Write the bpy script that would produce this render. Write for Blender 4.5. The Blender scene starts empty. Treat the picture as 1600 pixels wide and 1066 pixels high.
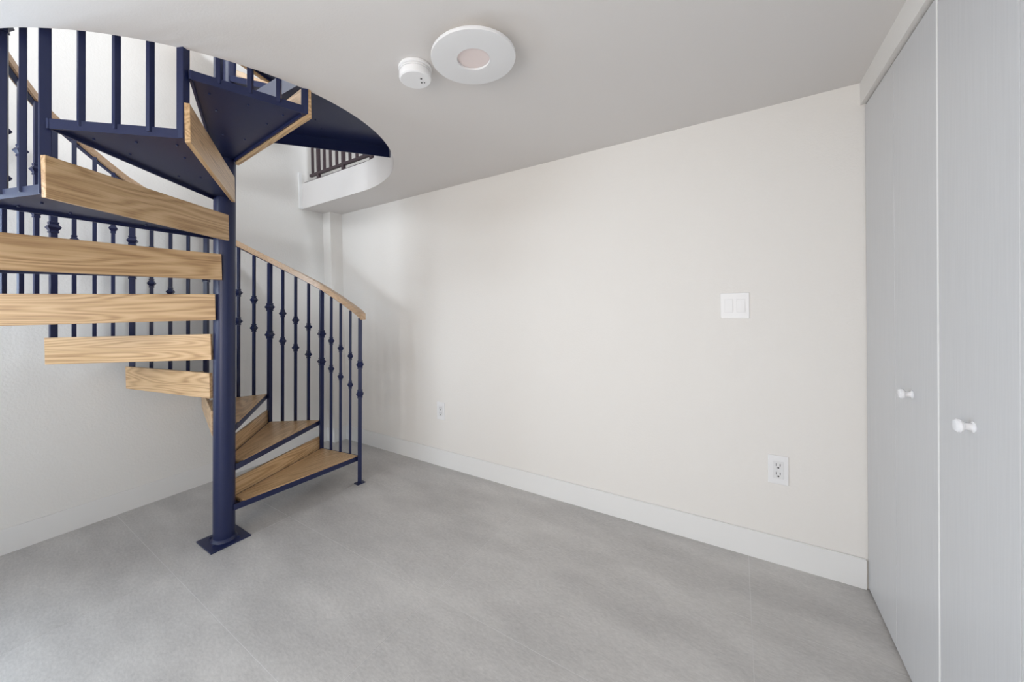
import bpy, bmesh, math, random
from mathutils import Vector, Matrix
random.seed(7)
S = bpy.context.scene
COL = S.collection

# ------------------------------------------------------------------ camera
F_PX, CX, CY = 586.63, 760.63, 484.99
YAW, PITCH, ROLL, CAM_H = -0.5883, -0.0106, -0.0175, 1.4002
cam = bpy.data.cameras.new('camera')
cam_o = bpy.data.objects.new('camera', cam)
COL.objects.link(cam_o)
cam.sensor_width = 36.0
cam.lens = 36.0 * F_PX / 1600.0
cam.shift_x = (800.0 - CX) / 1600.0
cam.shift_y = -(533.0 - CY) / 1600.0
cam.clip_start = 0.02
fw = Vector((math.sin(YAW) * math.cos(PITCH), math.cos(YAW) * math.cos(PITCH), math.sin(PITCH)))
rt = Vector((math.cos(YAW), -math.sin(YAW), 0))
up = rt.cross(fw)
r2 = math.cos(ROLL) * rt + math.sin(ROLL) * up
u2 = -math.sin(ROLL) * rt + math.cos(ROLL) * up
cam_o.matrix_world = Matrix(((r2.x, u2.x, -fw.x, 0), (r2.y, u2.y, -fw.y, 0), (r2.z, u2.z, -fw.z, CAM_H), (0, 0, 0, 1)))
S.camera = cam_o

# ------------------------------------------------------------------ view, world, large lights
S.view_settings.view_transform = 'Standard'
S.view_settings.look = 'None'
S.view_settings.exposure = 0.0
S.view_settings.gamma = 1.0
S.view_settings.use_curve_mapping = False
wd = bpy.data.worlds.new('sky')
S.world = wd
wd.use_nodes = True
wd.node_tree.nodes['Background'].inputs[0].default_value = (0.75, 0.87, 1.0, 1)
wd.node_tree.nodes['Background'].inputs[1].default_value = 1.0


def area(name, loc, target, sx, sy, power, color, spread=180):
    l = bpy.data.lights.new(name, 'AREA')
    l.shape = 'RECTANGLE'
    l.size, l.size_y = sx, sy
    l.energy = power
    l.color = color
    l.spread = math.radians(spread)
    o = bpy.data.objects.new(name, l)
    COL.objects.link(o)
    o.location = loc
    o.rotation_euler = (Vector(target) - Vector(loc)).to_track_quat('-Z', 'Y').to_euler()
    return o


# daylight and added fill light through unseen openings (left wall, front wall, upper storey)
area('daylight_left', (-3.72, -0.55, 1.25), (0.0, -0.55, 1.15), 0.8, 1.75, 46, (0.70, 0.85, 1.0), 115)
area('daylight_front_left', (-2.95, -1.83, 1.85), (-2.85, 2.0, 1.95), 0.8, 0.7, 13, (0.82, 0.91, 1.0), 85)
area('warm_fill_front', (-0.7, -1.82, 1.3), (-0.7, 2.0, 1.25), 1.5, 1.8, 32, (1.0, 0.895, 0.79), 135)  # warm fill added behind the camera for the back wall
area('daylight_upper', (-2.0, -1.80, 3.95), (-2.0, 2.0, 3.6), 3.0, 1.6, 50, (0.94, 0.97, 1.0))
area('fill_upper_left', (-3.72, -0.6, 3.8), (-1.0, 0.4, 3.1), 1.2, 1.5, 30, (0.92, 0.96, 1.0))  # fill added to brighten the upper stairwell
area('daylight_upper_right', (0.66, 0.85, 4.95), (-3.6, 1.1, 1.3), 1.5, 1.0, 36, (0.90, 0.95, 1.0), 90)

# ------------------------------------------------------------------ materials


def new_mat(name):
    m = bpy.data.materials.new(name)
    m.use_nodes = True
    nt = m.node_tree
    b = nt.nodes['Principled BSDF']
    return m, nt, b


def N(nt, kind, **kw):
    n = nt.nodes.new(kind)
    for k, v in kw.items():
        setattr(n, k, v)
    return n


def paint(name, col, rough=0.6, bump=0.0, scale=300, spec=0.3, vary=0.0):
    m, nt, b = new_mat(name)
    b.inputs['Base Color'].default_value = (*col, 1)
    b.inputs['Roughness'].default_value = rough
    b.inputs['Specular IOR Level'].default_value = spec
    g = N(nt, 'ShaderNodeNewGeometry')
    if bump:
        n = N(nt, 'ShaderNodeTexNoise')
        n.inputs['Scale'].default_value = scale
        n.inputs['Detail'].default_value = 3
        nt.links.new(g.outputs['Position'], n.inputs['Vector'])
        bp = N(nt, 'ShaderNodeBump')
        bp.inputs['Strength'].default_value = bump
        bp.inputs['Distance'].default_value = 0.004
        nt.links.new(n.outputs['Fac'], bp.inputs['Height'])
        nt.links.new(bp.outputs['Normal'], b.inputs['Normal'])
    if vary:
        n2 = N(nt, 'ShaderNodeTexNoise')
        n2.inputs['Scale'].default_value = 2.5
        n2.inputs['Detail'].default_value = 4
        nt.links.new(g.outputs['Position'], n2.inputs['Vector'])
        mr = N(nt, 'ShaderNodeMapRange')
        mr.inputs['To Min'].default_value = 1 - vary
        mr.inputs['To Max'].default_value = 1 + vary
        nt.links.new(n2.outputs['Fac'], mr.inputs['Value'])
        mx = N(nt, 'ShaderNodeMix', data_type='RGBA', blend_type='MULTIPLY')
        mx.inputs[0].default_value = 1
        mx.inputs[6].default_value = (*col, 1)
        nt.links.new(mr.outputs['Result'], mx.inputs[7])
        nt.links.new(mx.outputs[2], b.inputs['Base Color'])
    return m


M_WALL = paint('wall_paint', (0.835, 0.812, 0.782), 0.75, 0.25, 120, 0.2, 0.01)
M_STUCCO = paint('stucco_paint', (0.84, 0.83, 0.81), 0.8, 0.4, 75, 0.2, 0.015)
M_CEIL = paint('ceiling_paint', (0.745, 0.72, 0.705), 0.8, 0.1, 160, 0.2)
M_TRIM = paint('trim_paint', (0.84, 0.84, 0.835), 0.42, 0.0, 100, 0.4)
M_PLASTIC = paint('white_plastic', (0.86, 0.86, 0.87), 0.3, 0.0, 100, 0.45)
M_PLASTIC2 = paint('warm_white_plastic', (0.80, 0.80, 0.81), 0.4, 0.0, 100, 0.4)
M_DARKHOLE = paint('dark_slot', (0.03, 0.03, 0.03), 0.6)
M_GROUT = paint('grout', (0.70, 0.69, 0.68), 0.85, 0.3, 200, 0.2)
M_METAL = paint('navy_black_metal', (0.0105, 0.0165, 0.066), 0.34, 0.06, 220, 0.45, 0.05)
M_HAZED_METAL = paint('hazed_dark_metal', (0.055, 0.035, 0.042), 0.5, 0.0, 100, 0.4)  # dark railing metal with a veil of haze put into its colour
M_KNOB = paint('knob_enamel', (0.86, 0.86, 0.88), 0.22, 0.0, 100, 0.5)


def door_paint():
    m, nt, b = new_mat('closet_paint')
    g = N(nt, 'ShaderNodeNewGeometry')
    mp = N(nt, 'ShaderNodeMapping')
    mp.inputs['Scale'].default_value = (60, 60, 2.0)
    nt.links.new(g.outputs['Position'], mp.inputs['Vector'])
    n = N(nt, 'ShaderNodeTexNoise')
    n.inputs['Scale'].default_value = 2.2
    n.inputs['Detail'].default_value = 4
    nt.links.new(mp.outputs['Vector'], n.inputs['Vector'])
    r = N(nt, 'ShaderNodeValToRGB')
    r.color_ramp.elements[0].color = (0.62, 0.62, 0.63, 1)
    r.color_ramp.elements[1].color = (0.655, 0.655, 0.665, 1)
    r.color_ramp.elements[0].position = 0.3
    r.color_ramp.elements[1].position = 0.7
    nt.links.new(n.outputs['Fac'], r.inputs['Fac'])
    nt.links.new(r.outputs['Color'], b.inputs['Base Color'])
    b.inputs['Roughness'].default_value = 0.38
    bp = N(nt, 'ShaderNodeBump')
    bp.inputs['Strength'].default_value = 0.12
    bp.inputs['Distance'].default_value = 0.002
    nt.links.new(n.outputs['Fac'], bp.inputs['Height'])
    nt.links.new(bp.outputs['Normal'], b.inputs['Normal'])
    return m


M_DOOR = door_paint()


def tile_mat():
    m, nt, b = new_mat('grey_porcelain')
    g = N(nt, 'ShaderNodeNewGeometry')
    oi = N(nt, 'ShaderNodeObjectInfo')
    n1 = N(nt, 'ShaderNodeTexNoise')
    n1.inputs['Scale'].default_value = 1.6
    n1.inputs['Detail'].default_value = 6
    n1.inputs['Roughness'].default_value = 0.6
    mp = N(nt, 'ShaderNodeMapping')
    mp.inputs['Rotation'].default_value = (0, 0, 0.5)
    mp.inputs['Scale'].default_value = (1.0, 2.4, 1)
    nt.links.new(g.outputs['Position'], mp.inputs['Vector'])
    nt.links.new(mp.outputs['Vector'], n1.inputs['Vector'])
    n2 = N(nt, 'ShaderNodeTexNoise')
    n2.inputs['Scale'].default_value = 42
    n2.inputs['Detail'].default_value = 5
    n2.inputs['Roughness'].default_value = 0.75
    nt.links.new(mp.outputs['Vector'], n2.inputs['Vector'])
    a = N(nt, 'ShaderNodeMath', operation='MULTIPLY')
    a.inputs[1].default_value = 0.55
    nt.links.new(n1.outputs['Fac'], a.inputs[0])
    c = N(nt, 'ShaderNodeMath', operation='MULTIPLY_ADD')
    c.inputs[1].default_value = 0.45
    nt.links.new(n2.outputs['Fac'], c.inputs[0])
    nt.links.new(a.outputs[0], c.inputs[2])
    d = N(nt, 'ShaderNodeMath', operation='MULTIPLY_ADD')
    d.inputs[1].default_value = 0.04
    nt.links.new(oi.outputs['Random'], d.inputs[0])
    nt.links.new(c.outputs[0], d.inputs[2])
    r = N(nt, 'ShaderNodeValToRGB')
    r.color_ramp.elements[0].position = 0.34
    r.color_ramp.elements[0].color = (0.385, 0.372, 0.365, 1)
    r.color_ramp.elements[1].position = 0.70
    r.color_ramp.elements[1].color = (0.66, 0.64, 0.62, 1)
    nt.links.new(d.outputs[0], r.inputs['Fac'])
    nt.links.new(r.outputs['Color'], b.inputs['Base Color'])
    b.inputs['Roughness'].default_value = 0.42
    b.inputs['Specular IOR Level'].default_value = 0.4
    bp = N(nt, 'ShaderNodeBump')
    bp.inputs['Strength'].default_value = 0.08
    bp.inputs['Distance'].default_value = 0.002
    nt.links.new(n2.outputs['Fac'], bp.inputs['Height'])
    nt.links.new(bp.outputs['Normal'], b.inputs['Normal'])
    return m


M_TILE = tile_mat()


def oak(name, dark, mid, light):
    """oak with cathedral grain; the board's local x axis is the grain direction"""
    m, nt, b = new_mat(name)
    tc = N(nt, 'ShaderNodeTexCoord')
    oi = N(nt, 'ShaderNodeObjectInfo')
    off = N(nt, 'ShaderNodeVectorMath', operation='SCALE')
    off.inputs[0].default_value = (3.7, 1.9, 2.3)
    nt.links.new(oi.outputs['Random'], off.inputs['Scale'])
    ad = N(nt, 'ShaderNodeVectorMath', operation='ADD')
    nt.links.new(tc.outputs['Object'], ad.inputs[0])
    nt.links.new(off.outputs[0], ad.inputs[1])
    mp = N(nt, 'ShaderNodeMapping')
    mp.inputs['Scale'].default_value = (0.55, 6.0, 6.0)
    nt.links.new(ad.outputs[0], mp.inputs['Vector'])
    n = N(nt, 'ShaderNodeTexNoise')
    n.inputs['Scale'].default_value = 1.5
    n.inputs['Detail'].default_value = 1.5
    n.inputs['Roughness'].default_value = 0.4
    n.inputs['Distortion'].default_value = 0.15
    nt.links.new(mp.outputs[0], n.inputs['Vector'])
    mu = N(nt, 'ShaderNodeMath', operation='MULTIPLY')
    mu.inputs[1].default_value = 100
    nt.links.new(n.outputs['Fac'], mu.inputs[0])
    si = N(nt, 'ShaderNodeMath', operation='SINE')
    nt.links.new(mu.outputs[0], si.inputs[0])
    mp2 = N(nt, 'ShaderNodeMapping')
    mp2.inputs['Scale'].default_value = (4, 200, 200)
    nt.links.new(ad.outputs[0], mp2.inputs['Vector'])
    n2 = N(nt, 'ShaderNodeTexNoise')
    n2.inputs['Scale'].default_value = 1.0
    n2.inputs['Detail'].default_value = 4
    nt.links.new(mp2.outputs[0], n2.inputs['Vector'])
    m1 = N(nt, 'ShaderNodeMath', operation='MULTIPLY_ADD')
    m1.inputs[1].default_value = 0.15
    m1.inputs[2].default_value = 0.22
    nt.links.new(si.outputs[0], m1.inputs[0])
    m2 = N(nt, 'ShaderNodeMath', operation='MULTIPLY_ADD')
    m2.inputs[1].default_value = 0.62
    nt.links.new(n2.outputs['Fac'], m2.inputs[0])
    nt.links.new(m1.outputs[0], m2.inputs[2])
    r = N(nt, 'ShaderNodeValToRGB')
    cr = r.color_ramp
    cr.elements[0].position = 0.22
    cr.elements[0].color = (*dark, 1)
    cr.elements[1].position = 0.75
    cr.elements[1].color = (*light, 1)
    e = cr.elements.new(0.48)
    e.color = (*mid, 1)
    nt.links.new(m2.outputs[0], r.inputs['Fac'])
    nt.links.new(r.outputs['Color'], b.inputs['Base Color'])
    b.inputs['Roughness'].default_value = 0.32
    b.inputs['Specular IOR Level'].default_value = 0.5
    bp = N(nt, 'ShaderNodeBump')
    bp.inputs['Strength'].default_value = 0.12
    bp.inputs['Distance'].default_value = 0.001
    nt.links.new(n2.outputs['Fac'], bp.inputs['Height'])
    nt.links.new(bp.outputs['Normal'], b.inputs['Normal'])
    return m


M_OAK = oak('oak_board', (0.33, 0.185, 0.085), (0.56, 0.36, 0.185), (0.69, 0.475, 0.27))
M_RAIL = oak('oak_rail', (0.44, 0.29, 0.18), (0.54, 0.37, 0.24), (0.60, 0.43, 0.29))

m, nt, b = new_mat('lamp_diffuser')
b.inputs['Base Color'].default_value = (0.85, 0.74, 0.72, 1)
b.inputs['Roughness'].default_value = 0.5
M_DIFF = m
m, nt, b = new_mat('lamp_glow')
b.inputs['Base Color'].default_value = (0.9, 0.85, 0.75, 1)
b.inputs['Emission Color'].default_value = (1.0, 0.86, 0.66, 1)
b.inputs['Emission Strength'].default_value = 0.25
M_GLOW = m

# ------------------------------------------------------------------ mesh helpers


def link(name, bm, mat, parent=None, smooth=False, loc=None):
    me = bpy.data.meshes.new(name)
    bmesh.ops.recalc_face_normals(bm, faces=bm.faces)
    bm.to_mesh(me)
    bm.free()
    for mt in (mat if isinstance(mat, (list, tuple)) else [mat]):
        me.materials.append(mt)
    if smooth:
        for p in me.polygons:
            p.use_smooth = True
        me.set_sharp_from_angle(angle=math.radians(32))
    o = bpy.data.objects.new(name, me)
    COL.objects.link(o)
    if parent:
        o.parent = parent
    if loc is not None:
        o.location = loc
    return o


def reuse(src, name, parent, loc, rot=None):
    o = src.copy()
    o.name = name
    COL.objects.link(o)
    o.parent = parent
    o.location = loc
    if rot is not None:
        o.rotation_euler = rot
    return o


def thing(name, loc, label, cat, group=None):
    o = bpy.data.objects.new(name, None)
    o.empty_display_size = 0.1
    COL.objects.link(o)
    o.location = loc
    o['label'] = label
    o['category'] = cat
    if group:
        o['group'] = group
    return o


def structure(o):
    o['kind'] = 'structure'
    return o


def hexa(bm, b4, t4, mi=0):
    """8 corners: 4 bottom, 4 top (same winding)"""
    vb = [bm.verts.new(v) for v in b4]
    vt = [bm.verts.new(v) for v in t4]
    fs = [bm.faces.new(vb[::-1]), bm.faces.new(vt)]
    k = len(vb)
    for i in range(k):
        fs.append(bm.faces.new((vb[i], vb[(i + 1) % k], vt[(i + 1) % k], vt[i])))
    for f in fs:
        f.material_index = mi
    return fs


def box(bm, x0, x1, y0, y1, z0, z1, mi=0):
    return hexa(bm, [(x0, y0, z0), (x1, y0, z0), (x1, y1, z0), (x0, y1, z0)],
                [(x0, y0, z1), (x1, y0, z1), (x1, y1, z1), (x0, y1, z1)], mi)


def prism(bm, poly, z0, z1, mi=0):
    """poly: list of (x,y); z0/z1 numbers or functions of (x,y)"""
    f0 = z0 if callable(z0) else (lambda x, y: z0)
    f1 = z1 if callable(z1) else (lambda x, y: z1)
    return hexa(bm, [(x, y, f0(x, y)) for x, y in poly], [(x, y, f1(x, y)) for x, y in poly], mi)


def bar2d(bm, a, b, w, z0, z1, side=0.0, mi=0):
    """bar between plan points a and b of width w; side shifts it sideways (+ = left of a->b)"""
    a, b = Vector(a), Vector(b)
    d = (b - a).normalized()
    n = Vector((-d.y, d.x))
    p = [a + n * (side - w / 2), b + n * (side - w / 2), b + n * (side + w / 2), a + n * (side + w / 2)]
    return prism(bm, [(v.x, v.y) for v in p], z0, z1, mi)


def lathe(bm, prof, seg=32, mi=0, center=(0, 0)):
    rings = []
    for r, z in prof:
        if r < 1e-6:
            rings.append([bm.verts.new((center[0], center[1], z))])
        else:
            rings.append([bm.verts.new((center[0] + r * math.cos(2 * math.pi * i / seg), center[1] + r * math.sin(2 * math.pi * i / seg), z)) for i in range(seg)])
    for a, b in zip(rings, rings[1:]):
        for i in range(seg):
            j = (i + 1) % seg
            q = [a[i % len(a)], a[j % len(a)], b[j % len(b)], b[i % len(b)]]
            q = [v for k, v in enumerate(q) if v not in q[:k]]
            if len(q) > 2:
                f = bm.faces.new(q)
                f.material_index = mi


def bevel(bm, w, seg=2):
    bmesh.ops.bevel(bm, geom=list(bm.edges), offset=w, segments=seg, affect='EDGES', profile=0.6, clamp_overlap=True)


# ------------------------------------------------------------------ room dimensions
XL, XR, YB, YF = -3.661, 0.515, 2.512, -1.70
H, SLAB = 2.44, 2.664
TOP = 5.7


def zceil(x, y):
    return H + 0.0062 * (x - XR)


def xleft(y):
    return XL - 0.0341 * (y - YB)


# ------------------------------------------------------------------ floor with its tiles
bm = bmesh.new()
box(bm, -3.95, 0.75, YF - 0.15, YB + 0.15, -0.12, -0.0006)
floor = structure(link('floor', bm, M_GROUT))
gap = 0.0024
ty = [0.713 + 0.637 * k for k in range(-4, 4)]
ty[5], ty[6] = 1.346, 1.996
tx = [0.04 + 1.2865 * k for k in range(-3, 2)]
for j in range(len(ty) - 1):
    for i in range(len(tx) - 1):
        x0, x1, y0, y1 = tx[i] + gap / 2, tx[i + 1] - gap / 2, ty[j] + gap / 2, ty[j + 1] - gap / 2
        x0, x1, y0, y1 = max(x0, -3.80), min(x1, 0.70), max(y0, YF), min(y1, YB + 0.10)
        if x1 - x0 < 0.05 or y1 - y0 < 0.05:
            continue
        bm = bmesh.new()
        box(bm, x0, x1, y0, y1, -0.010, 0.0)
        bmesh.ops.translate(bm, verts=bm.verts, vec=(-(x0 + x1) / 2, -(y0 + y1) / 2, 0))
        link('tile', bm, M_TILE, floor, loc=((x0 + x1) / 2, (y0 + y1) / 2, 0))

# ------------------------------------------------------------------ walls
bm = bmesh.new()
box(bm, -3.95, 0.75, YB, YB + 0.12, 0, TOP)
structure(link('wall_back', bm, M_WALL))

WY0, WY1 = -1.00, -0.10         # glazed opening of the left wall (outside the picture)
bm = bmesh.new()


def lw(y0, y1, z0, z1):
    prism(bm, [(xleft(y0) - 0.15, y0), (xleft(y0), y0), (xleft(y1), y1), (xleft(y1) - 0.15, y1)], z0, z1)


lw(WY1, YB, 0, TOP)
lw(YF, WY0, 0, 2.95)
lw(YF, WY0 - 0.25, 2.95, TOP)
lw(WY0 - 0.25, WY0, 4.65, TOP)
lw(WY0, WY1, 2.2, 2.95)
lw(WY0, WY1, 4.65, TOP)
lw(WY0, WY1, 0, 0.32)
structure(link('wall_left', bm, M_STUCCO))

bm = bmesh.new()
FX0, FX1 = -1.55, 0.2
box(bm, -3.95, -3.4, YF - 0.12, YF, 0, 2.45)
box(bm, -2.5, FX0, YF - 0.12, YF, 0, 2.45)
box(bm, -3.4, -2.5, YF - 0.12, YF, 0, 1.45)
box(bm, -3.4, -2.5, YF - 0.12, YF, 2.25, 2.45)
box(bm, FX1, 0.75, YF - 0.12, YF, 0, 2.45)
box(bm, FX0, FX1, YF - 0.12, YF, 2.2, 2.45)
box(bm, FX0, FX1, YF - 0.12, YF, 0, 0.12)
box(bm, -3.95, -3.5, YF - 0.12, YF, 2.45, TOP)
box(bm, -0.5, 0.75, YF - 0.12, YF, 2.45, TOP)
box(bm, -3.5, -0.5, YF - 0.12, YF, 2.45, 3.1)
box(bm, -3.5, -0.5, YF - 0.12, YF, 4.75, TOP)
structure(link('wall_front', bm, M_WALL))

# right wall: header above the closet, return behind the camera, upper storey
bm = bmesh.new()
XH = XR - 0.016
ZG = 2.334
box(bm, XH, XR + 0.19, YF, YB, ZG, 2.45)
box(bm, XH, XR + 0.19, YF, 0.925, 0, ZG)
box(bm, XR + 0.08, XR + 0.19, YF, 0.05, 2.45, TOP)
box(bm, XR + 0.08, XR + 0.19, 1.65, YB, 2.45, TOP)
box(bm, XR + 0.08, XR + 0.19, 0.05, 1.65, 2.45, 4.4)
box(bm, XR + 0.08, XR + 0.19, 0.05, 1.65, 5.5, TOP)
box(bm, XR + 0.12, XR + 0.19, 0.925, YB, 0, ZG)
structure(link('wall_right', bm, M_WALL))
bm = bmesh.new()
box(bm, -3.95, 0.75, YF - 0.12, YB + 0.12, TOP, TOP + 0.1)
structure(link('ceiling_upper', bm, M_CEIL))

# corner pilaster
bm = bmesh.new()
PX1, PY0 = -3.527, 2.372
box(bm, XL - 0.02, PX1, PY0, YB + 0.01, 0, lambda *a: 0) if False else prism(bm, [(XL - 0.02, PY0), (PX1, PY0), (PX1, YB + 0.01), (XL - 0.02, YB + 0.01)], 0, 2.43)
structure(link('wall_pilaster', bm, M_WALL))

# ceiling slab with the round stair opening
HC, HR = (-2.722, 1.078), 1.058
arc = [(HC[0] + HR * math.cos(t), HC[1] + HR * math.sin(t)) for t in [math.radians(-90 + 180 * i / 72) for i in range(73)]]
poly = [(-3.80, YB + 0.05), (0.62, YB + 0.05), (0.62, YF - 0.05), (-3.80, YF - 0.05), (-3.80, HC[1] - HR)] + arc + [(-3.80, HC[1] + HR)]
bm = bmesh.new()
hexa(bm, [(x, y, zceil(x, y)) for x, y in poly], [(x, y, SLAB) for x, y in poly])
bmesh.ops.triangulate(bm, faces=[f for f in bm.faces if len(f.verts) > 4])
ceil = structure(link('ceiling', bm, M_CEIL))

# baseboards
HB, TB = 0.145, 0.014


def base_prof(name, a, b, side):
    bm = bmesh.new()
    bar2d(bm, a, b, TB, 0, HB, side * TB / 2)
    ed = [e for e in bm.edges if abs(e.verts[0].co.z - HB) < 1e-5 and abs(e.verts[1].co.z - HB) < 1e-5]
    bmesh.ops.bevel(bm, geom=ed, offset=0.003, segments=2, affect='EDGES')
    return structure(link(name, bm, M_TRIM))


base_prof('baseboard_back', (PX1 + 0.0, YB), (XR - 0.006, YB), -1)
base_prof('baseboard_left', (xleft(YF), YF), (xleft(PY0), PY0), -1)
base_prof('baseboard_pilaster_front', (xleft(PY0) + TB, PY0), (PX1 + TB, PY0), -1)
base_prof('baseboard_pilaster_side', (PX1, PY0), (PX1, YB - TB), -1)

# narrow painted trim where the slab edge meets the left wall
bm = bmesh.new()
prism(bm, [(xleft(2.1) - 0.01, 2.105), (xleft(2.1) + 0.014, 2.105), (xleft(2.1) + 0.014, 2.1355), (xleft(2.1) - 0.01, 2.1355)], 2.412, 2.775)
structure(link('trim_1', bm, M_TRIM))

# window frames of the openings behind and beside the camera
bm = bmesh.new()
xw = xleft(-1.15) - 0.075
for y in (WY0 + 0.025, (WY0 + WY1) / 2, WY1 - 0.025):
    box(bm, xw - 0.03, xw + 0.03, y - 0.025, y + 0.025, 0.32, 2.2)
for z in (0.35, 2.17):
    box(bm, xw - 0.028, xw + 0.028, WY0 + 0.05, WY1 - 0.05, z - 0.03, z + 0.03)
structure(link('window_1', bm, M_TRIM))
bm = bmesh.new()
for x in (FX0 + 0.025, (FX0 + FX1) / 2, FX1 - 0.025):
    box(bm, x - 0.025, x + 0.025, YF - 0.09, YF - 0.03, 0.12, 2.2)
for z in (0.15, 2.17):
    box(bm, FX0 + 0.05, FX1 - 0.05, YF - 0.088, YF - 0.032, z - 0.03, z + 0.03)
structure(link('window_2', bm, M_TRIM))
bm = bmesh.new()
for x in (-3.375, -2.525):
    box(bm, x - 0.025, x + 0.025, YF - 0.09, YF - 0.03, 1.45, 2.25)
for z in (1.475, 2.225):
    box(bm, -3.35, -2.55, YF - 0.088, YF - 0.032, z - 0.025, z + 0.025)
structure(link('window_3', bm, M_TRIM))

# ------------------------------------------------------------------ closet: two bifold doors of two leaves
ys = [YB - 0.003, 2.118, 1.733, 1.331, 0.935]


def knob(parent, y, z):
    bm = bmesh.new()
    lathe(bm, [(0, 0.0), (0.015, 0.0), (0.0155, 0.002), (0.0105, 0.004), (0.0095, 0.014), (0.011, 0.018), (0.0165, 0.021), (0.0185, 0.025), (0.018, 0.030), (0.013, 0.034), (0, 0.0355)], 28)
    bmesh.ops.rotate(bm, verts=bm.verts, cent=(0, 0, 0), matrix=Matrix.Rotation(math.radians(-90), 3, 'Y'))
    o = link('knob', bm, M_KNOB, parent, True, (XR, y, z))
    return o


for d in range(2):
    bm = bmesh.new()
    yc = ys[2 * d + 1]
    # head track hidden above the leaves
    box(bm, XR + 0.004, XR + 0.03, ys[2 * d + 2] + 0.004, ys[2 * d] - 0.004, ZG - 0.0085, ZG - 0.003)
    door = structure(link('door_%d' % (d + 1), bm, M_DARKHOLE))
    for k in range(2):
        y1, y0 = ys[2 * d + k], ys[2 * d + k + 1]
        g1 = 0.0012 if k else 0.0035
        g0 = 0.0035 if k else 0.0012
        if d == 0 and k == 0:
            g1 = 0.002
        bm = bmesh.new()
        box(bm, XR, XR + 0.032, y0 + g0, y1 - g1, 0.012, ZG - 0.009)
        bevel(bm, 0.0022, 2)
        lf = link('door_leaf', bm, M_DOOR, door)
        if (d == 0 and k == 1) or (d == 1 and k == 0):
            knob(lf, 1.945 if d == 0 else 1.527, 1.060)
    if d == 0:
        bm = bmesh.new()
        box(bm, XR - 0.002, XR + 0.028, ys[2] - 0.003, ys[2] + 0.003, 0.012, ZG - 0.02)
        bevel(bm, 0.001, 1)
        link('edge_strip', bm, M_TRIM, door)

# ------------------------------------------------------------------ spiral staircase
A0, DA, RISE, Z0, R = 85.194, 27.364, 0.2371, 0.2126, 0.9383
W_IN, R_IN = 0.0569, 0.0213
PT, PI_, PO, PB, PTOP, TH = 0.0078, 0.0108, -0.0054, 0.0509, 0.1026, 0.0363
POLE = (-2.6285, 0.9953)
FIT_LEAN = (0.0128, 0.0186)        # added lean: stair shifted sideways with height to line up in the view
AXIS = lambda z: Vector((POLE[0] + FIT_LEAN[0] * z, POLE[1] + FIT_LEAN[1] * z))
FIT_TILT = (Matrix(((1, 0, FIT_LEAN[0], 0), (0, 1, FIT_LEAN[1], 0), (0, 0, 1, 0), (0, 0, 0, 1))).to_3x3() @ Vector((0, 0, 1))).to_track_quat('Z', 'Y')
A_LAND = 57.0 + 360.0


def ang(n):
    if n <= 11:
        return A0 + DA * (n - 1)
    return A_LAND + DA * (n - 12)


def zt(n):
    return Z0 + RISE * (n - 1)


def pu(a, r=1.0):
    t = math.radians(a)
    return Vector((math.cos(t), math.sin(t))) * r


stair = thing('spiral_staircase', (POLE[0], POLE[1], 0), 'navy metal spiral staircase with oak treads, knuckled balusters and curved oak handrail', 'staircase')
SO = Vector((POLE[0], POLE[1]))


def side_edge(n, rear, z):
    A, B = ang(n), ang(n + 1)
    mid = (A + B) / 2
    t = Vector((-math.sin(math.radians(mid)), math.cos(math.radians(mid))))
    ax = AXIS(z) - SO
    inn = ax + pu(mid, R_IN) + t * (W_IN if rear else -W_IN)
    out = ax + pu(B if rear else A, R)
    return inn, out


# pole with base plate
bm = bmesh.new()
ZP = 4.6
seg = 40
rp = 0.0575
r0 = [bm.verts.new((rp * math.cos(2 * math.pi * i / seg), rp * math.sin(2 * math.pi * i / seg), 0.008)) for i in range(seg)]
r1 = [bm.verts.new((rp * math.cos(2 * math.pi * i / seg) + FIT_LEAN[0] * ZP, rp * math.sin(2 * math.pi * i / seg) + FIT_LEAN[1] * ZP, ZP)) for i in range(seg)]
for i in range(seg):
    bm.faces.new((r0[i], r0[(i + 1) % seg], r1[(i + 1) % seg], r1[i]))
bm.faces.new(r1)
pole = link('center_pole', bm, M_METAL, stair, True)
bm = bmesh.new()
box(bm, -0.106, 0.104, -0.108, 0.108, 0.0, 0.009)
bevel(bm, 0.0015, 1)
link('base_plate', bm, M_METAL, pole)
bm = bmesh.new()
lathe(bm, [(rp - 0.001, 0.026), (rp + 0.006, 0.020), (rp + 0.011, 0.012), (rp + 0.013, 0.0085)], 40)
for i in range(40):
    pass
link('weld_bead', bm, M_METAL, pole, True)
bm = bmesh.new()
for t in (-60, 40, 130, 215):
    c = pu(t, 0.083)
    lathe(bm, [(0.0075, 0.009), (0.0075, 0.014), (0.004, 0.017), (0, 0.0175)], 10, 0, (c.x, c.y))
o = link('anchor_bolts', bm, M_METAL, pole, False)
o['kind'] = 'stuff'


def inset_poly(poly, d):
    """move every edge of a convex ccw polygon inwards by its own distance d[i] (edge i: i->i+1)"""
    k = len(poly)
    lines = []
    for i in range(k):
        a, b = Vector(poly[i]), Vector(poly[(i + 1) % k])
        t = (b - a).normalized()
        n = Vector((-t.y, t.x))
        lines.append((a + n * d[i], t))
    out = []
    for i in range(k):
        p, t = lines[i - 1]
        q, s = lines[i]
        den = t.x * s.y - t.y * s.x
        u = ((q.x - p.x) * s.y - (q.y - p.y) * s.x) / den
        out.append(p + t * u)
    return out


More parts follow.
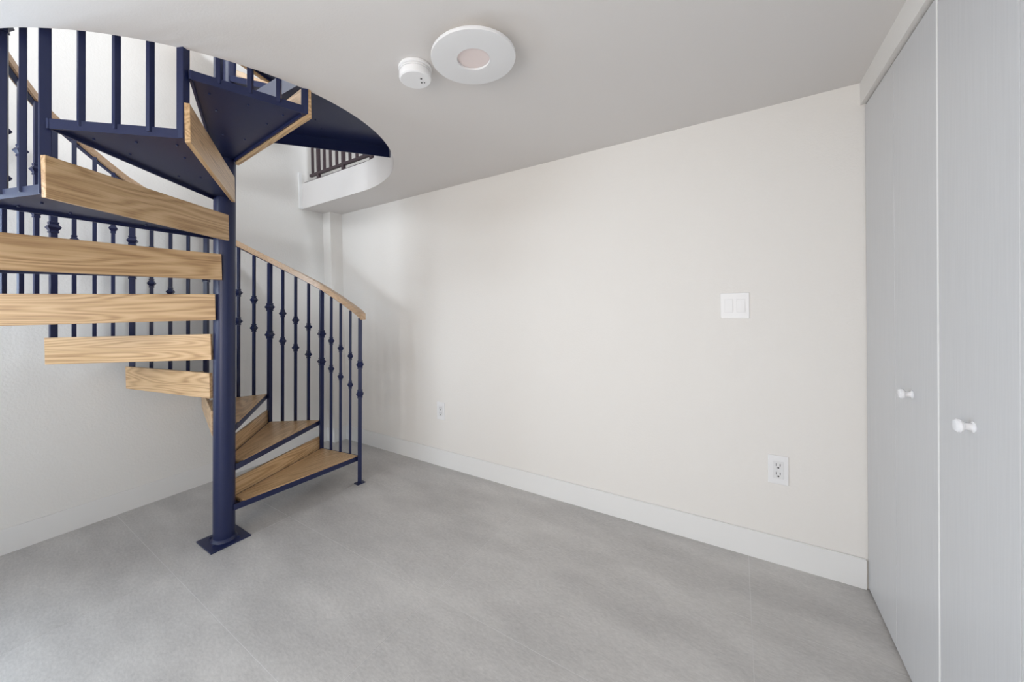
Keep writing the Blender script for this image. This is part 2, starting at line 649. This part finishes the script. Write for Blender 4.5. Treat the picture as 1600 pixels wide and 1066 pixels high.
def make_step(n, landing=False):
    z = zt(n)
    fi, fo = side_edge(n, False, z)
    ri, ro = side_edge(n, True, z)
    d = (ro - ri).normalized()
    nn = Vector((-d.y, d.x))
    ri2, ro2 = ri - nn * 0.013, ro - nn * 0.013
    outline = [fi, fo, ro2, ri2]
    th = TH
    if landing:
        th = 0.098
        hc = Vector(HC) - SO
        ro2 = Vector((-2.072, 1.892)) - SO
        ri2 = AXIS(z) - SO + Vector((-0.03, 0.055))
        v = fo - hc
        fo = hc + v.normalized() * (HR - 0.02)
        a1 = math.atan2(fo.y - hc.y, fo.x - hc.x)
        a2 = math.atan2(ro2.y - hc.y, ro2.x - hc.x)
        cur = [hc + Vector((math.cos(a1 + (a2 - a1) * i / 16), math.sin(a1 + (a2 - a1) * i / 16))) * (HR - 0.02) for i in range(17)]
        outline = [fi] + cur + [ri2]
    bw = 0.008
    bm = bmesh.new()
    # bars along front, outer and rear edges, top plate, hub sleeve
    k = len(outline)
    for i in range(k - 1):
        bar2d(bm, outline[i], outline[i + 1], bw, z - th, z, bw / 2)
    # thin folded lip at the bottom of front and rear bar
    inn = inset_poly([tuple(v) for v in outline], [bw] * k)
    prism(bm, [(v.x, v.y) for v in inn], z - 0.022, z - 0.0178)
    if not landing:
        # bolts on the underside
        c = (fi + fo + ro2 + ri2) / 4
        for a, b in ((0.42, 0.30), (0.42, 0.70), (0.72, 0.2), (0.72, 0.8), (0.88, 0.14), (0.88, 0.5), (0.88, 0.86)):
            p = (fi * (1 - a) + fo * a) * (1 - b) + (ri2 * (1 - a) + ro2 * a) * b
            lathe(bm, [(0.0, z - 0.0285), (0.0035, z - 0.0285), (0.005, z - 0.0255), (0.005, z - 0.0219)], 8, 0, (p.x, p.y))
    else:
        for tt in (10, 22, 34, 46):
            for rr_ in (0.55, 0.9):
                p = AXIS(z) - SO + pu(tt, rr_)
                lathe(bm, [(0.0, z - 0.0285), (0.0035, z - 0.0285), (0.005, z - 0.0255), (0.005, z - 0.0219)], 8, 0, (p.x, p.y))
    step = link('step', bm, M_METAL, stair)
    # oak tread
    d0 = (fo - fi).normalized()
    a = math.atan2(d0.y, d0.x)
    if landing:
        dist = [0.004] + [0.012] * (k - 3) + [0.012, 0.07, 0.06][:2]
        dist = [0.0005] + [0.012] * 16 + [0.012, 0.066]
        pl = inset_poly([tuple(v) for v in outline], dist)
    else:
        pl = inset_poly([tuple(v) for v in outline], [0.0005, 0.0125, 0.009, 0.062])
    bm = bmesh.new()
    prism(bm, [(v.x - fi.x, v.y - fi.y) for v in pl], 0.0, 0.0215)
    ed = [e for e in bm.edges if e.verts[0].co.z > 0.01 and e.verts[1].co.z > 0.01]
    bmesh.ops.bevel(bm, geom=ed, offset=0.0035, segments=2, affect='EDGES')
    bmesh.ops.rotate(bm, verts=bm.verts, cent=(0, 0, 0), matrix=Matrix.Rotation(-a, 3, 'Z'))
    tb = link('tread_board', bm, M_OAK, step, False, (fi.x, fi.y, z - 0.0175))
    tb.rotation_euler = (0, 0, a)
    if landing:
        return step
    # oak riser board behind the tread
    L = (ro - ri).length
    p0 = ri + d * PI_
    bm = bmesh.new()
    box(bm, 0, L - PI_ - PO, PT - 0.019, PT, -PB, PTOP)
    bevel(bm, 0.0025, 2)
    a = math.atan2(d.y, d.x)
    rb = link('riser_board', bm, M_OAK, step, False, (p0.x, p0.y, z))
    rb.rotation_euler = (0, 0, a)
    return step


for n in range(1, 16):
    make_step(n, n == 11)

# balusters -----------------------------------------------------------------
REL_BOT, RAIL_H, RAIL_W = 1.118, 0.050, 0.048


def zrail(a):
    return Z0 + RISE * (a - A0) / DA + REL_BOT


K1, K2 = 0.372, 0.607         # knuckles below the handrail


def knuckle_mesh(half, wide):
    """two square collars and a double pyramid"""
    bm = bmesh.new()
    prof = [(half * 1.02, -0.032), (half * 1.3, -0.031), (half * 1.3, -0.022), (half * 1.12, -0.019), (wide * 0.92, -0.004), (wide, 0.0), (wide * 0.92, 0.004), (half * 1.12, 0.019), (half * 1.3, 0.022), (half * 1.3, 0.031), (half * 1.02, 0.032)]
    rings = []
    for h, z in prof:
        rings.append([bm.verts.new((sx * h, sy * h, z)) for sx, sy in ((-1, -1), (1, -1), (1, 1), (-1, 1))])
    for a, b in zip(rings, rings[1:]):
        for i in range(4):
            bm.faces.new((a[i], a[(i + 1) % 4], b[(i + 1) % 4], b[i]))
    bm.faces.new(rings[0][::-1])
    bm.faces.new(rings[-1])
    return bm


protos = {}


def baluster(a, r, zb, ztop, thick):
    half = 0.0150 if thick else 0.0098
    key = (thick, round(ztop - zb, 4))
    kk = ('k', thick)
    p = AXIS(zb) - SO + pu(a, r)
    rot = (FIT_TILT @ Matrix.Rotation(math.radians(a), 4, 'Z').to_quaternion()).to_euler()
    name = 'newel_post' if thick else 'baluster'
    if key not in protos:
        bm = bmesh.new()
        box(bm, -half, half, -half, half, 0, ztop - zb)
        bevel(bm, 0.0012, 1)
        o = link(name, bm, M_METAL, stair)
        protos[key] = o
        o.location = (p.x, p.y, zb)
        o.rotation_euler = rot
    else:
        o = reuse(protos[key], name, stair, (p.x, p.y, zb), rot)
    for kz in (K1, K2):
        if kk not in protos:
            protos[kk] = link('knuckle', knuckle_mesh(half, half * 1.9 if thick else half * 2.25), M_METAL, o, False, (0, 0, ztop - zb - kz))
        else:
            reuse(protos[kk], 'knuckle', o, (0, 0, ztop - zb - kz), (0, 0, 0))
    return o


RB = R - 0.008
for n in range(1, 11):
    A, B = ang(n), ang(n + 1)
    baluster(A - 1.2, R - 0.014, zt(n - 1) - TH if n > 1 else 0.004, zrail(A - 1.2) + 0.004, True)
    c0, c1 = pu(A, RB), pu(B, RB)
    for f in (0.25, 0.5, 0.75):
        q = c0 * (1 - f) + c1 * f
        ab = A + (B - A) * f - 0.9
        baluster(ab, q.length + 0.002, zt(n) - 0.02, zrail(ab) + 0.004, False)
baluster(ang(11) - 0.8, R - 0.014, zt(10) - TH, zrail(ang(11)) + 0.004, True)
# foot plate under the first newel
p = pu(ang(1) - 1.2, R - 0.014)
bm = bmesh.new()
box(bm, -0.035, 0.035, -0.028, 0.028, 0, 0.006)
bevel(bm, 0.001, 1)
o = link('foot_plate', bm, M_METAL, stair, False, (p.x, p.y, 0))
o.rotation_euler = (0, 0, math.radians(ang(1)))

# oak handrail with a thin steel strip below it


def helix(bm, a_from, a_to, w, z_lo, z_hi, nseg):
    rings = []
    for i in range(nseg + 1):
        a = a_from + (a_to - a_from) * i / nseg
        f = ((a - A0) / DA) % 1.0
        r = R - 0.002 - 0.014 * 4 * f * (1 - f) * 0.8
        zz = zrail(a)
        ax = AXIS(zz) - SO
        ring = []
        for rr_, zo in ((-w / 2, z_lo), (w / 2, z_lo), (w / 2, z_hi), (-w / 2, z_hi)):
            q = ax + pu(a, r + rr_)
            ring.append(bm.verts.new((q.x, q.y, zz + zo)))
        rings.append(ring)
    for a, b in zip(rings, rings[1:]):
        for i in range(4):
            bm.faces.new((a[i], a[(i + 1) % 4], b[(i + 1) % 4], b[i]))
    bm.faces.new(rings[0][::-1])
    bm.faces.new(rings[-1])


bm = bmesh.new()
helix(bm, A0 - 3.2, ang(11), RAIL_W, 0.006, 0.006 + RAIL_H, 120)
bmesh.ops.recalc_face_normals(bm, faces=bm.faces)
ed = [e for e in bm.edges if len(e.link_faces) == 2 and e.calc_face_angle(0) > 0.8]
bmesh.ops.bevel(bm, geom=ed, offset=0.003, segments=2, affect='EDGES')
rail = link('handrail', bm, M_RAIL, stair)
bm = bmesh.new()
helix(bm, A0 - 1.2, ang(11), 0.026, 0.0, 0.0062, 120)
link('rail_strip', bm, M_METAL, rail)

# ------------------------------------------------------------------ balcony railing of the upper floor
RY = 2.185
rail_t = thing('balcony_railing', (-2.86, RY, SLAB), 'dark metal balcony railing on the upper floor edge behind the staircase', 'railing')
bx = -2.86
bm = bmesh.new()
box(bm, -3.56 - bx, -2.18 - bx, -0.013, 0.013, 0.066, 0.090)
link('bottom_rail', bm, M_HAZED_METAL, rail_t)
bm = bmesh.new()
box(bm, -3.56 - bx, -2.18 - bx, -0.02, 0.02, 0.955, 0.99)
bevel(bm, 0.004, 1)
link('top_rail', bm, M_RAIL, rail_t)
bm = bmesh.new()
box(bm, -3.60 - bx, -2.18 - bx, -0.046, -0.030, 0.0, 0.007)
link('base_strip', bm, M_HAZED_METAL, rail_t)
proto_b = {}
for i in range(14):
    x = -3.52 + 0.0985 * i
    thick = i % 4 == 1
    kind = 'post' if thick else 'baluster'
    if kind not in proto_b:
        h = 0.014 if thick else 0.010
        bm = bmesh.new()
        box(bm, -h, h, -h, h, 0.0 if thick else 0.075, 0.957)
        proto_b[kind] = link(kind, bm, M_HAZED_METAL, rail_t, False, (x - bx, 0, 0))
    else:
        reuse(proto_b[kind], kind, rail_t, (x - bx, 0, 0))

# ------------------------------------------------------------------ ceiling light and smoke detector
LX, LY = -0.859, 1.2237
lz = zceil(LX, LY)
lamp = thing('ceiling_light', (LX, LY, lz), 'round flat white ceiling light with a recessed pinkish centre', 'light')
bm = bmesh.new()
lathe(bm, [(0, 0), (0.102, 0), (0.102, -0.0415), (0, -0.0415)], 48)
link('canopy', bm, M_PLASTIC2, lamp, True)
bm = bmesh.new()
lathe(bm, [(0.104, -0.020), (0.112, -0.022), (0.112, -0.036), (0.104, -0.038)], 64)
link('glow_ring', bm, M_GLOW, lamp, True)
bm = bmesh.new()
prof = [(0.0, -0.042), (0.163, -0.042), (0.1655, -0.043), (0.1665, -0.046), (0.1665, -0.053), (0.1655, -0.0555), (0.163, -0.056), (0.066, -0.056), (0.0645, -0.0550), (0.0640, -0.048)]
lathe(bm, prof, 72)
o = link('disc', bm, M_PLASTIC2, lamp, True)
bm = bmesh.new()
lathe(bm, [(0.0655, -0.047), (0.045, -0.0475), (0, -0.048)], 48)
link('diffuser', bm, M_DIFF, lamp, True)

SX, SY = -1.141, 1.189
sz = zceil(SX, SY)
smoke = thing('smoke_detector', (SX, SY, sz), 'small round white smoke detector on the ceiling beside the flat light', 'detector')
bm = bmesh.new()
lathe(bm, [(0, 0), (0.069, 0), (0.071, -0.003), (0.071, -0.010), (0.067, -0.013), (0.0, -0.013)], 48)
link('mounting_ring', bm, M_PLASTIC, smoke, True)
bm = bmesh.new()
lathe(bm, [(0.064, -0.013), (0.067, -0.016), (0.068, -0.022), (0.0635, -0.023), (0.0635, -0.027), (0.068, -0.028), (0.0685, -0.044), (0.067, -0.050), (0.062, -0.0545), (0.0, -0.0555)], 48)
link('body', bm, M_PLASTIC, smoke, True)
bm = bmesh.new()
for (dx, dy, rr_) in ((0.030, 0.004, 0.0042), (0.012, 0.026, 0.0036), (0.022, 0.033, 0.0028)):
    lathe(bm, [(rr_, -0.0553), (rr_, -0.0562), (0, -0.0562)], 12, 0, (dx, dy))
o = link('holes', bm, M_DARKHOLE, smoke)
o['kind'] = 'stuff'
o['label'] = 'small dark indicator holes'

# ------------------------------------------------------------------ switch and outlets on the back wall
sw = thing('light_switch', (-0.0115, YB, 1.379), 'white double rocker light switch plate on the back wall', 'switch')


def plate(parent, w, h, holes):
    bm = bmesh.new()
    box(bm, -w / 2, w / 2, -0.006, 0.0, -h / 2, h / 2)
    bevel(bm, 0.0025, 2)
    return link('plate', bm, M_PLASTIC, parent)


plate(sw, 0.134, 0.143, None)
for x in (-0.028, 0.028):
    bm = bmesh.new()
    box(bm, x - 0.0205, x + 0.0205, -0.0072, -0.0055, -0.038, 0.038)
    fr = link('rocker_frame', bm, M_PLASTIC2, sw)
    bm = bmesh.new()
    hexa(bm, [(x - 0.018, -0.007, -0.035), (x + 0.018, -0.007, -0.035), (x + 0.018, -0.007, 0.035), (x - 0.018, -0.007, 0.035)],
         [(x - 0.018, -0.0125, -0.035), (x + 0.018, -0.0125, -0.035), (x + 0.018, -0.0085, 0.035), (x - 0.018, -0.0085, 0.035)])
    link('rocker', bm, M_PLASTIC, sw)


def outlet(x, z, label):
    t = thing('power_outlet', (x, YB, z), label, 'outlet', 'wall outlets')
    plate(t, 0.087, 0.153, None)
    bm = bmesh.new()
    box(bm, -0.0225, 0.0225, -0.0078, -0.0055, -0.046, 0.046)
    bevel(bm, 0.001, 1)
    insert = link('receptacle', bm, M_PLASTIC2, t)
    for s in (-1, 1):
        zc = s * 0.023
        bm = bmesh.new()
        box(bm, -0.0095, -0.0065, -0.0084, -0.0070, zc - 0.002, zc + 0.012)
        box(bm, 0.0065, 0.0095, -0.0084, -0.0070, zc - 0.001, zc + 0.011)
        nb = 8
        ring0 = [(0.0042 * math.cos(2 * math.pi * i / nb), -0.0084, zc - 0.0105 + 0.0046 * math.sin(2 * math.pi * i / nb)) for i in range(nb)]
        hexa(bm, ring0, [(a_, -0.0070, c_) for a_, b_, c_ in ring0])
        link('slots', bm, M_DARKHOLE, insert)
    return t


outlet(0.174, 0.502, 'white duplex power outlet low on the back wall near the closet')
outlet(-2.178, 0.487, 'white duplex power outlet low on the back wall near the staircase newel')
